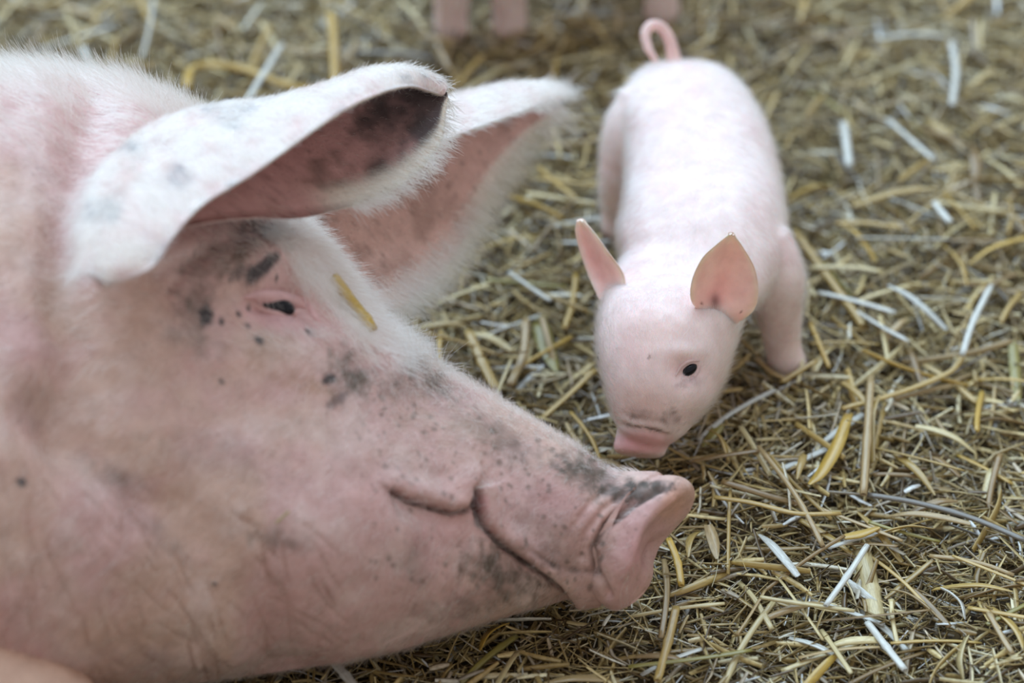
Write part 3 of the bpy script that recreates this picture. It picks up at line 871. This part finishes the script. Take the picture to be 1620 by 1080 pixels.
under(add('eye', mesh_from('eye', eV, eF), EYE, label='dark shiny eye'), piglet)
def plid(line, r, lift):
    P = [hit(xx, yy, PIG_BVH)+CW*lift for xx, yy in line]
    v_, f_ = tube(P, r, 24, 12)
    under(add('eyelid', mesh_from('eyelid', v_, fix_quads(f_), np.repeat(lin(232, 190, 186)[None, :], len(v_), 0)), SKIN_PIG), piglet)
plid([(1069, 594), (1077, 580), (1090, 571), (1106, 570)], [.0006, .0013, .0015, .0007], .0002)
plid([(1072, 598), (1088, 601), (1102, 593), (1109, 577)], [.0004, .0008, .0009, .0005], -.0006)
# the hidden far eye on the other cheek
v_, f_ = ellipsoid(pt(953, 562, c_of_z(562, .095)), [CW*.006, CU*.005, CR*.004])
under(add('eye', mesh_from('eye', v_, f_), EYE, label='dark shiny eye'), piglet)

def down(P, NN, vi):
    xx, yy, _ = to_px(P)
    hd = yy > 430
    fx = np.where(hd, -.1+(xx-1050)*.002, (xx-1100)*.003); fy = np.where(hd, -.9, .9)
    fy = np.where(hd & (yy > 470), -.8, np.where(hd, .2, .9))
    return flow_dir(NN, fx, fy, .35, .22)
wgt = ((pN @ CW) > -.45)*np.where(y > 676, .05, 1.0)*np.where(pV[:, 2] < .03, .4, 1)
P_, NN_, vi_ = sample_surface(pV, pF, pN, 34000, wgt)
add_hair('downy_coat', piglet, HAIR_PIG, P_, down(P_, NN_, vi_), RNG.uniform(.004, .009, len(P_))*(1+.5*(np.abs(NN_ @ CW) < .3)), .00011, .3)

# ------------------------------------------------------------------ second piglet, walking behind: only its feet come into the picture
def back_piglet():
    g = lambda px_, py_: np.array(ptz(px_, py_, 0.0))
    f1 = g(714, 58); f2 = g(806, 54); h1 = g(1046, 30); h2 = g(985, -60)
    fm = (f1+f2)/2; hm = (h1+h2)/2
    ax = fm-hm; ax[2] = 0; L_ = np.linalg.norm(ax); ax /= L_
    up = np.array([0, 0, 1.0])
    C = lambda s, z: hm+ax*s*L_+up*z
    body = tube([C(-.22, .125), C(-.02, .130), C(.35, .122), C(.75, .125), C(1.05, .138), C(1.28, .158)], [.034, .058, .064, .060, .046, .034], 60, 40)
    hd = tube([C(1.2, .165), C(1.45, .165), C(1.7, .145), C(1.86, .13)], [.042, .046, .030, .021], 40, 32)
    sh = lambda f, dz: tube([np.array([f[0], f[1], 0])*.35+C(1 if f is f1 or f is f2 else 0, 0)*.65+up*.11, np.array([f[0], f[1], .075])*.8+C(1 if f is f1 or f is f2 else 0, .075)*.2, f+up*.03, f+up*.006], [.032, .022, .0155, .0165], 40, 28)
    legs = [sh(f, 0) for f in (f1, f2, h1, h2)]
    tl = tube([C(-.3, .14), C(-.42, .15), C(-.5, .135), C(-.45, .12)], [.006, .005, .004, .003], 30, 12)
    V_, F_ = fuse('back_piglet', [body, hd]+legs+[tl], .003, 6)
    col = np.repeat(lin(246, 226, 224)[None, :], len(V_), 0)
    col = mixc(col, lin(190, 160, 150), smooth01((.012-V_[:, 2])/.008)*.6)
    off = len(V_); Fs = fix_quads(F_)
    side = np.cross(up, ax)
    for s in (-1, 1):
        b0 = C(1.33, .19)+side*s*.024; tip = b0+side*s*.03+up*.045+ax*.01
        n = 9
        uu = np.linspace(0, 1, n)
        wv = .020*np.sin(np.pi*np.clip(uu*.85+.15, 0, 1))**.7
        cen = b0[None]*(1-uu[:, None])+tip[None]*uu[:, None]
        ring = []
        ph_ = np.linspace(0, 2*np.pi, 12, endpoint=False)
        for i in range(n):
            ring.append(cen[i]+np.cos(ph_)[:, None]*side*.0+np.cos(ph_)[:, None]*(ax*.5+side*s*.4)*wv[i]+np.sin(ph_)[:, None]*(ax*.7-side*s*.6)*.003)
        ev = np.array(ring).reshape(-1, 3); ef = grid_faces(n, 12)
        Fs += fix_quads(ef+off); off += len(ev); V_ = np.concatenate([V_, ev]); col = np.concatenate([col, np.repeat(lin(238, 190, 184)[None, :], len(ev), 0)])
    root = empty('piglet', (fm[0], fm[1], 0), category='pig', label='second pink piglet standing behind, only its legs showing at the top edge')
    under(add('body', mesh_from('piglet_body', V_, Fs, col), SKIN_PIG), root)
    for s in (-1, 1):
        c = C(1.55, .168)+side*s*.034
        v_, f_ = ellipsoid(c, [ax*.006, up*.006, side*.004])
        under(add('eye', mesh_from('eye', v_, f_), EYE), root)
    return BVHTree.FromPolygons([Vector(v) for v in V_.tolist()], Fs)
BACK_BVH = back_piglet()

# ------------------------------------------------------------------ STRAW
PAL = np.array([lin(*c) for c in ((100, 80, 50), (148, 124, 76), (176, 152, 98), (196, 174, 118), (212, 192, 138), (222, 210, 170), (228, 224, 206), (234, 238, 238), (172, 160, 140), (198, 182, 154))])
PW = np.array([.10, .17, .20, .17, .11, .07, .04, .035, .055, .05])

def inside(p):
    for b in (SOW_BVH, PIG_BVH, BACK_BVH):
        h = b.find_nearest(p, .06)
        if h[0] is not None and (p-h[0]).dot(h[1]) < .0015: return True
    return False

def straw_batch(n, xr, yr, lr, wr, nr, sides, ztop, tilt, flat, bend, check=True):
    x = RNG.uniform(*xr, n); y = RNG.uniform(*yr, n)
    L_ = lr[0]+(lr[1]-lr[0])*RNG.random(n)**1.8; w = RNG.uniform(*wr, n)
    yaw = RNG.uniform(0, 2*np.pi, n); pit = RNG.normal(0, tilt, n)
    z = gz(x, y)+RNG.uniform(.0, ztop, n)**1.0+np.abs(np.sin(pit))*L_*.3
    dx = np.stack([np.cos(yaw)*np.cos(pit), np.sin(yaw)*np.cos(pit), np.sin(pit)], 1)
    ctr = np.stack([x, y, z], 1)
    if check:
        ok = np.ones(n, bool)
        ends = (ctr-dx*L_[:, None]*.5, ctr, ctr+dx*L_[:, None]*.5)
        zone = (x < .32) & (y < .35)
        for i in np.nonzero(zone)[0]:
            for e in ends:
                if inside(Vector(e[i])): ok[i] = False; break
        x, y, z, L_, w, yaw, pit, dx, ctr = [a[ok] for a in (x, y, z, L_, w, yaw, pit, dx, ctr)]; n = len(x)
    s0 = np.stack([-np.sin(yaw), np.cos(yaw), np.zeros(n)], 1); u0 = np.cross(dx, s0)
    roll = RNG.normal(0, .7, n); s = s0*np.cos(roll)[:, None]+u0*np.sin(roll)[:, None]; u = np.cross(dx, s)
    t = np.linspace(-.5, .5, nr)
    bs = RNG.normal(0, bend, n)*L_; bu = RNG.normal(0, bend*.6, n)*L_
    P = ctr[:, None]+dx[:, None]*(L_[:, None, None]*t[None, :, None])+s0[:, None]*(bs[:, None, None]*(t**2*2-.17)[None, :, None])+u0[:, None]*(bu[:, None, None]*(t**2*2-.17)[None, :, None])
    fl = RNG.uniform(*flat, n)
    ph = np.linspace(0, 2*np.pi, sides, endpoint=False)
    tp = np.ones(nr); tp[0] = .75; tp[-1] = .6
    off = (np.cos(ph)[None, None, :, None]*s[:, None, None, :]+np.sin(ph)[None, None, :, None]*u[:, None, None, :]*fl[:, None, None, None])*(w[:, None, None, None]*.5)*tp[None, :, None, None]
    V_ = (P[:, :, None]+off).reshape(-1, 3)
    F0 = grid_faces(nr, sides); k = nr*sides
    F_ = (F0[None]+(np.arange(n)*k)[:, None, None]).reshape(-1, 4)
    ci = RNG.choice(len(PAL), n, p=PW/PW.sum()); c = PAL[ci]*RNG.uniform(.75, 1.2, (n, 1))
    return V_, F_, np.clip(np.repeat(c, k, 0), 0, .95)

B = [straw_batch(72000, (-.62, .62), (-.62, .80), (.008, .035), (.0010, .0026), 3, 3, .015, .26, (.25, .7), .07),
     straw_batch(16000, (-1.6, 1.6), (-1.3, 1.8), (.02, .06), (.002, .004), 3, 3, .018, .25, (.3, .8), .10),
     straw_batch(24000, (-.62, .62), (-.62, .80), (.015, .055), (.0018, .0052), 4, 5, .020, .17, (.10, .3), .05)]
off = 0; BV = []; BF = []; BC = []
for v_, f_, c_ in B:
    BV.append(v_); BF.append(f_+off); BC.append(c_); off += len(v_)
add('straw_bedding', mesh_from('straw_bedding', np.concatenate(BV), np.concatenate(BF), np.concatenate(BC)), STRAW, kind='stuff',
    category='straw', label='deep bed of short chopped golden brown straw covering the floor')

# single stalks: hollow flattened tubes with a node and split ends; a few shared meshes
def stalk_mesh(name, pts, w, flat=.55, node=None, sides=8, nr=14):
    """pts in metres; open hollow tube with an inner wall"""
    P = catmull(np.asarray(pts, float), np.linspace(0, len(pts)-1, nr))
    tg = np.gradient(P, axis=0); tg /= np.linalg.norm(tg, axis=1, keepdims=True)
    s = np.cross(tg, [0, 0, 1.0]); s /= np.maximum(np.linalg.norm(s, axis=1, keepdims=True), 1e-6); u = np.cross(s, tg)
    ph = np.linspace(0, 2*np.pi, sides, endpoint=False)
    r = np.ones(nr); r[0] = .9; r[-1] = .85
    if node is not None: r[node] = 1.22
    def ring(k):
        return (P[:, None]+(np.cos(ph)[None, :, None]*s[:, None]+flat*np.sin(ph)[None, :, None]*u[:, None])*(w*.5*k*r)[:, None, None]).reshape(-1, 3)
    V_ = np.concatenate([ring(1.0), ring(.72)])
    F1 = grid_faces(nr, sides); k = nr*sides; j = np.arange(sides)
    e0 = np.stack([j, (j+1) % sides, k+(j+1) % sides, k+j], 1)[:, ::-1]; b = (nr-1)*sides
    e1 = np.stack([b+j, b+(j+1) % sides, k+b+(j+1) % sides, k+b+j], 1)
    return mesh_from(name, V_, np.concatenate([F1, F1[:, ::-1]+k, e0, e1]))

def leaf_mesh(name, pts, w, th=.0006, nr=12):
    """flat dry blade, tapering, slightly folded along its midrib"""
    P = catmull(np.asarray(pts, float), np.linspace(0, len(pts)-1, nr))
    tg = np.gradient(P, axis=0); tg /= np.linalg.norm(tg, axis=1, keepdims=True)
    s = np.cross(tg, [0, 0, 1.0]); s /= np.maximum(np.linalg.norm(s, axis=1, keepdims=True), 1e-6); u = np.cross(s, tg)
    t = np.linspace(0, 1, nr); wd = w*.5*np.clip(np.sin(np.pi*(t*.8+.17))**.6, .12, 1)
    sec = np.array([(-1, .25), (0, 0), (1, .25), (1, .25-th/w*4), (0, -th/w*4), (-1, .25-th/w*4)])
    V_ = (P[:, None]+(sec[None, :, 0, None]*s[:, None]+sec[None, :, 1, None]*u[:, None])*wd[:, None, None]).reshape(-1, 3)
    return mesh_from(name, V_, grid_faces(nr, 6))

COLS = {'golden': (188, 160, 94), 'yellow': (196, 162, 74), 'pale': (206, 190, 142), 'white': (212, 214, 208), 'brown': (142, 116, 74), 'tan': (176, 152, 108), 'grey': (118, 112, 104), 'green': (150, 140, 72)}
def set_col(o, name, j=.1):
    c = lin(*COLS[name])*random.uniform(1-j, 1+j); o.color = (*np.clip(c, 0, .95), 1)

# stalks one can point at: pixel path, width in pixels, height above the bedding, colour, kind, label
OWN = [
    ([(1258, 366), (1310, 438), (1352, 495), (1366, 516)], 15, .022, 'golden', 's', 'thick golden straw stalk slanting down right of the piglet\'s front leg'),
    ([(1403, 188), (1442, 222), (1481, 256)], 10, .03, 'white', 's', 'straight glossy white straw stalk on the bedding up right of the piglet'),
    ([(1335, 194), (1339, 228), (1344, 264)], 15, .03, 'white', 's', 'short shiny white straw stub near the piglet\'s back'),
    ([(1505, 66), (1512, 112), (1506, 168)], 13, .03, 'white', 's', 'upright pale white straw stalk near the top right corner'),
    ([(295, 140), (302, 110), (335, 101), (395, 112), (450, 133), (506, 146)], 17, .03, 'yellow', 's', 'arched bright yellow straw stalk behind the sow\'s neck'),
    ([(446, 70), (420, 112), (388, 164)], 12, .05, 'white', 's', 'white straw stalk standing over the arched yellow one'),
    ([(130, 74), (140, 96), (152, 118)], 12, .03, 'white', 's', 'short white straw stub above the sow\'s back at top left'),
    ([(524, 20), (528, 70), (530, 138)], 15, .04, 'yellow', 's', 'upright blurred yellow straw stalk above the sow\'s near ear'),
    ([(741, 524), (762, 570), (786, 618)], 17, .025, 'golden', 's', 'thick golden straw stalk behind the bridge of the sow\'s snout'),
    ([(852, 500), (862, 545), (880, 588)], 30, .02, 'green', 'l', 'broad olive straw blade between the sow\'s snout and the piglet\'s cheek'),
    ([(832, 505), (828, 560), (806, 610)], 14, .025, 'tan', 's', 'tan straw stalk leaning beside the broad olive blade'),
    ([(1343, 654), (1325, 705), (1300, 748), (1280, 766)], 20, .025, 'yellow', 'l', 'flat yellow straw blade right of the piglet\'s snout'),
    ([(1378, 596), (1372, 690), (1366, 782)], 13, .035, 'tan', 's', 'upright tan straw stalk next to the flat yellow blade'),
    ([(1364, 872), (1376, 930), (1388, 984)], 30, .018, 'pale', 's', 'wide pale straw stalk split open at the lower right'),
    ([(1372, 862), (1342, 908), (1306, 958)], 10, .035, 'white', 's', 'glossy white straw lying across the wide pale stalk'),
    ([(527, 1046), (545, 1066), (566, 1092)], 15, .03, 'white', 's', 'white straw stalk in front of the sow\'s jaw at the bottom edge'),
    ([(1332, 646), (1420, 622), (1500, 590), (1526, 560)], 10, .03, 'golden', 's', 'long thin golden straw sweeping right of the piglet'),
    ([(1522, 562), (1540, 508), (1568, 452)], 11, .04, 'white', 's', 'pale straw stalk rising from the end of the long golden one'),
    ([(1478, 320), (1490, 336), (1504, 352)], 13, .03, 'white', 's', 'short white straw stub by the right edge, level with the piglet\'s ear'),
    ([(1372, 782), (1450, 795), (1540, 820), (1630, 858)], 11, .03, 'grey', 's', 'long grey straw stalk running to the right edge'),
    ([(1200, 706), (1250, 770), (1280, 820), (1302, 864)], 9, .03, 'tan', 's', 'long bent tan straw right of the sow\'s snout'),
    ([(1334, 850), (1362, 845), (1392, 834)], 15, .03, 'yellow', 'l', 'short yellow straw flake above the wide pale stalk'),
    ([(1202, 944), (1250, 952), (1352, 966)], 8, .03, 'pale', 's', 'thin pale straw lying level at the lower right'),
    ([(1372, 984), (1400, 1020), (1432, 1060)], 12, .025, 'white', 's', 'white straw stalk slanting to the bottom edge at right'),
    ([(1602, 540), (1606, 590), (1612, 640)], 18, .02, 'green', 'l', 'olive straw blade standing at the right edge'),
    ([(1058, 852), (1072, 888), (1078, 926)], 11, .035, 'yellow', 's', 'yellow straw stalk sticking up against the sow\'s snout pad'),
    ([(1130, 786), (1190, 795), (1260, 812), (1330, 812)], 9, .03, 'golden', 's', 'golden straw lying level right of the sow\'s nose'),
    ([(1150, 655), (1130, 685), (1112, 706)], 18, .02, 'green', 'l', 'short olive straw blade under the piglet\'s chin'),
    ([(1290, 470), (1262, 430), (1244, 392)], 13, .018, 'pale', 's', 'pale straw lying close behind the piglet\'s front leg'),
    ([(805, 430), (850, 462), (872, 476)], 8, .03, 'white', 's', 'thin white straw between the sow\'s far ear and the piglet'),
    ([(1070, 960), (1058, 1010), (1040, 1076)], 13, .025, 'golden', 's', 'golden straw stalk at the bottom edge below the sow\'s nose'),
    ([(1196, 566), (1222, 590), (1250, 602)], 8, .022, 'tan', 's', 'thin tan straw lying across the toes of the piglet\'s front foot'),
    ([(1236, 604), (1262, 588), (1292, 570)], 9, .024, 'golden', 's', 'golden straw leaning against the piglet\'s front foot'),
    ([(1262, 606), (1268, 580), (1270, 560)], 6, .022, 'pale', 's', 'short pale straw upright beside the piglet\'s front foot'),
    ([(1120, 830), (1128, 855), (1134, 884)], 18, .02, 'tan', 'l', 'short broad tan straw flake right of the snout pad'),
]
def own_stalk(path, wpx, zz, cname, kind, label):
    P = []
    for i, (x_, y_) in enumerate(path):
        p = ptz(x_, y_, 0.0); z0 = float(gz(np.array(p[0]), np.array(p[1])))
        P.append(ptz(x_, y_, z0+zz*(.8+.4*(i % 2 == 0)) if len(path) > 4 else z0+zz))
    P = np.array(P); o0 = P.mean(0); k = wpx/2000*.98
    yw = math.atan2(P[-1][1]-P[0][1], P[-1][0]-P[0][0]); Rz = np.array([[math.cos(yw), -math.sin(yw), 0], [math.sin(yw), math.cos(yw), 0], [0, 0, 1]])
    P = (P-o0) @ Rz+o0
    me = stalk_mesh('stalk', P-o0, k, .6, 7) if kind == 's' else leaf_mesh('blade', P-o0, k)
    o = add('straw_stalk' if kind == 's' else 'flat_straw', me, STALK, category='straw', label=label)
    o.location = o0; o.rotation_euler.z = yw; set_col(o, cname, .05); return o
for a in OWN: own_stalk(*a)
# the two bits lying on the sow
P = np.array([hit(x_, y_, SOW_BVH)+CW*.022 for x_, y_ in ((540, 452), (552, 468), (566, 487), (580, 508))])
P[0] = P[1]+(P[1]-P[2])*1.6+CW*.012; P[1] = P[1]+CW*.006; P[3] = P[2]+(P[2]-P[1])*1.9+CW*.006
P = np.array([P[0], P[1], P[2], P[3]]); o0 = P.mean(0)
o = add('straw_stalk', stalk_mesh('stalk', P-o0, .009, .8, 11), STALK, category='straw', label='bright yellow straw stalk resting on the sow\'s brow'); o.location = o0; set_col(o, 'yellow', .02)
P = np.array([hit(x_, y_, SOW_BVH)+CW*.004 for x_, y_ in ((437, 827), (447, 818), (458, 808))]); o0 = P.mean(0)
o = add('straw_stalk', stalk_mesh('stalk', P-o0, .0022, .8, None), STALK, category='straw', label='tiny thin straw stuck on the sow\'s cheek'); o.location = o0; set_col(o, 'tan', .02)

# the rest of the larger stalks: shared meshes, copied one by one
VAR = []
for i in range(18):
    L_ = random.uniform(.04, .09); w = random.uniform(.0028, .0055); b = random.uniform(-.06, .06)*L_; h_ = random.uniform(.0, .03)*L_
    P = [(-L_/2, 0, -h_), (-L_/6, b*.5, h_*.4), (L_/6, b*.6, h_*.5), (L_/2, 0, -h_)]
    VAR.append((stalk_mesh('stalk', P, w, random.uniform(.16, .42), random.choice([None, 3, 9, 11]), 6, 12), 's', L_))
for i in range(8):
    L_ = random.uniform(.035, .08); w = random.uniform(.004, .0075); b = random.uniform(-.05, .05)*L_
    P = [(-L_/2, 0, -.002), (-L_/6, b*.5, .002), (L_/6, b*.6, .003), (L_/2, 0, -.002)]
    VAR.append((leaf_mesh('blade', P, w), 'l', L_))
for me, _, _ in VAR: me.materials.append(STALK)
def area_of(x_, y_):
    if y_ < 190 and x_ < 940: return 'behind the sow\'s ears'
    if y_ < 330: return 'far back at upper right' if x_ > 1200 else 'far back beside the piglet'
    if x_ < 980 and y_ < 760: return 'between sow and piglet'
    if y_ < 640: return 'right of the piglet'
    if x_ < 1010: return 'below the sow\'s jaw'
    return ('beside the sow\'s nose' if y_ < 860 else 'under the sow\'s nose') if x_ < 1250 else 'at lower right' if y_ < 860 else 'in the bottom right corner'
SINGLE = []
made = 0; tries = 0
while made < 262 and tries < 6000:
    tries += 1
    x_ = random.uniform(10, 1610); y_ = random.uniform(5, 1075)
    p = np.array(ptz(x_, y_, 0.0)); p[2] = float(gz(np.array(p[0]), np.array(p[1])))+random.uniform(.016, .026)
    me, kd, L_ = random.choice(VAR)
    yaw = random.uniform(0, 2*math.pi); pit = random.gauss(0, .10)
    dv = np.array([math.cos(yaw)*math.cos(pit), math.sin(yaw)*math.cos(pit), -math.sin(pit)])
    p[2] += abs(dv[2])*L_*.4
    if any(inside(Vector(p+dv*L_*s+np.array([0, 0, dz]))) for s in (-.5, -.25, 0, .25, .5) for dz in (-.004, .008)): continue
    q_ = Vector(p)+Vector((0, 0, .004)); r_ = CAMP-q_
    if any(b.ray_cast(q_, r_.normalized(), r_.length)[0] is not None for b in (SOW_BVH, PIG_BVH)): continue
    cn = random.choices(['golden', 'yellow', 'pale', 'white', 'brown', 'tan', 'grey', 'green'], [.26, .08, .16, .10, .14, .18, .03, .05])[0]
    o = bpy.data.objects.new('straw_stalk' if kd == 's' else 'flat_straw', me); COL.objects.link(o)
    o.location = p; o.rotation_euler = (random.gauss(0, .5), pit, yaw); set_col(o, cn, .15)
    ar = area_of(x_, y_)
    ax_, ay_, _ = to_px(np.array([p-dv*L_*.5, p+dv*L_*.5])); an = math.degrees(math.atan2(ay_[0]-ay_[1], ax_[1]-ax_[0])) % 180
    di = 'level' if an < 22 or an > 158 else 'upright' if 68 < an < 112 else 'slanting up right' if an < 90 else 'slanting up left'
    ln_ = 'long' if L_ > .065 else 'short'
    o['category'] = 'straw'
    o['label'] = '%s %s %s, %s, %s' % (ln_, cn, 'straw stalk' if kd == 's' else 'flat straw', di, ar)
    o['group'] = 'single straws ' + ar
    SINGLE.append((o, x_))
    made += 1
print('stalks', made, tries)

# alike straws of one area are told apart by their order across the picture
ORD = ['leftmost', 'second', 'third', 'fourth', 'fifth', 'sixth', 'seventh', 'eighth']
by = {}
for o, x_ in SINGLE: by.setdefault(o['label'], []).append((x_, o))
for lb, lst in by.items():
    if len(lst) > 1:
        lst.sort(key=lambda t: t[0])
        for i, (_, o) in enumerate(lst):
            o['label'] = lb+(', leftmost' if i == 0 else ', rightmost' if i == len(lst)-1 else ', %s from left' % ORD[min(i, 7)])
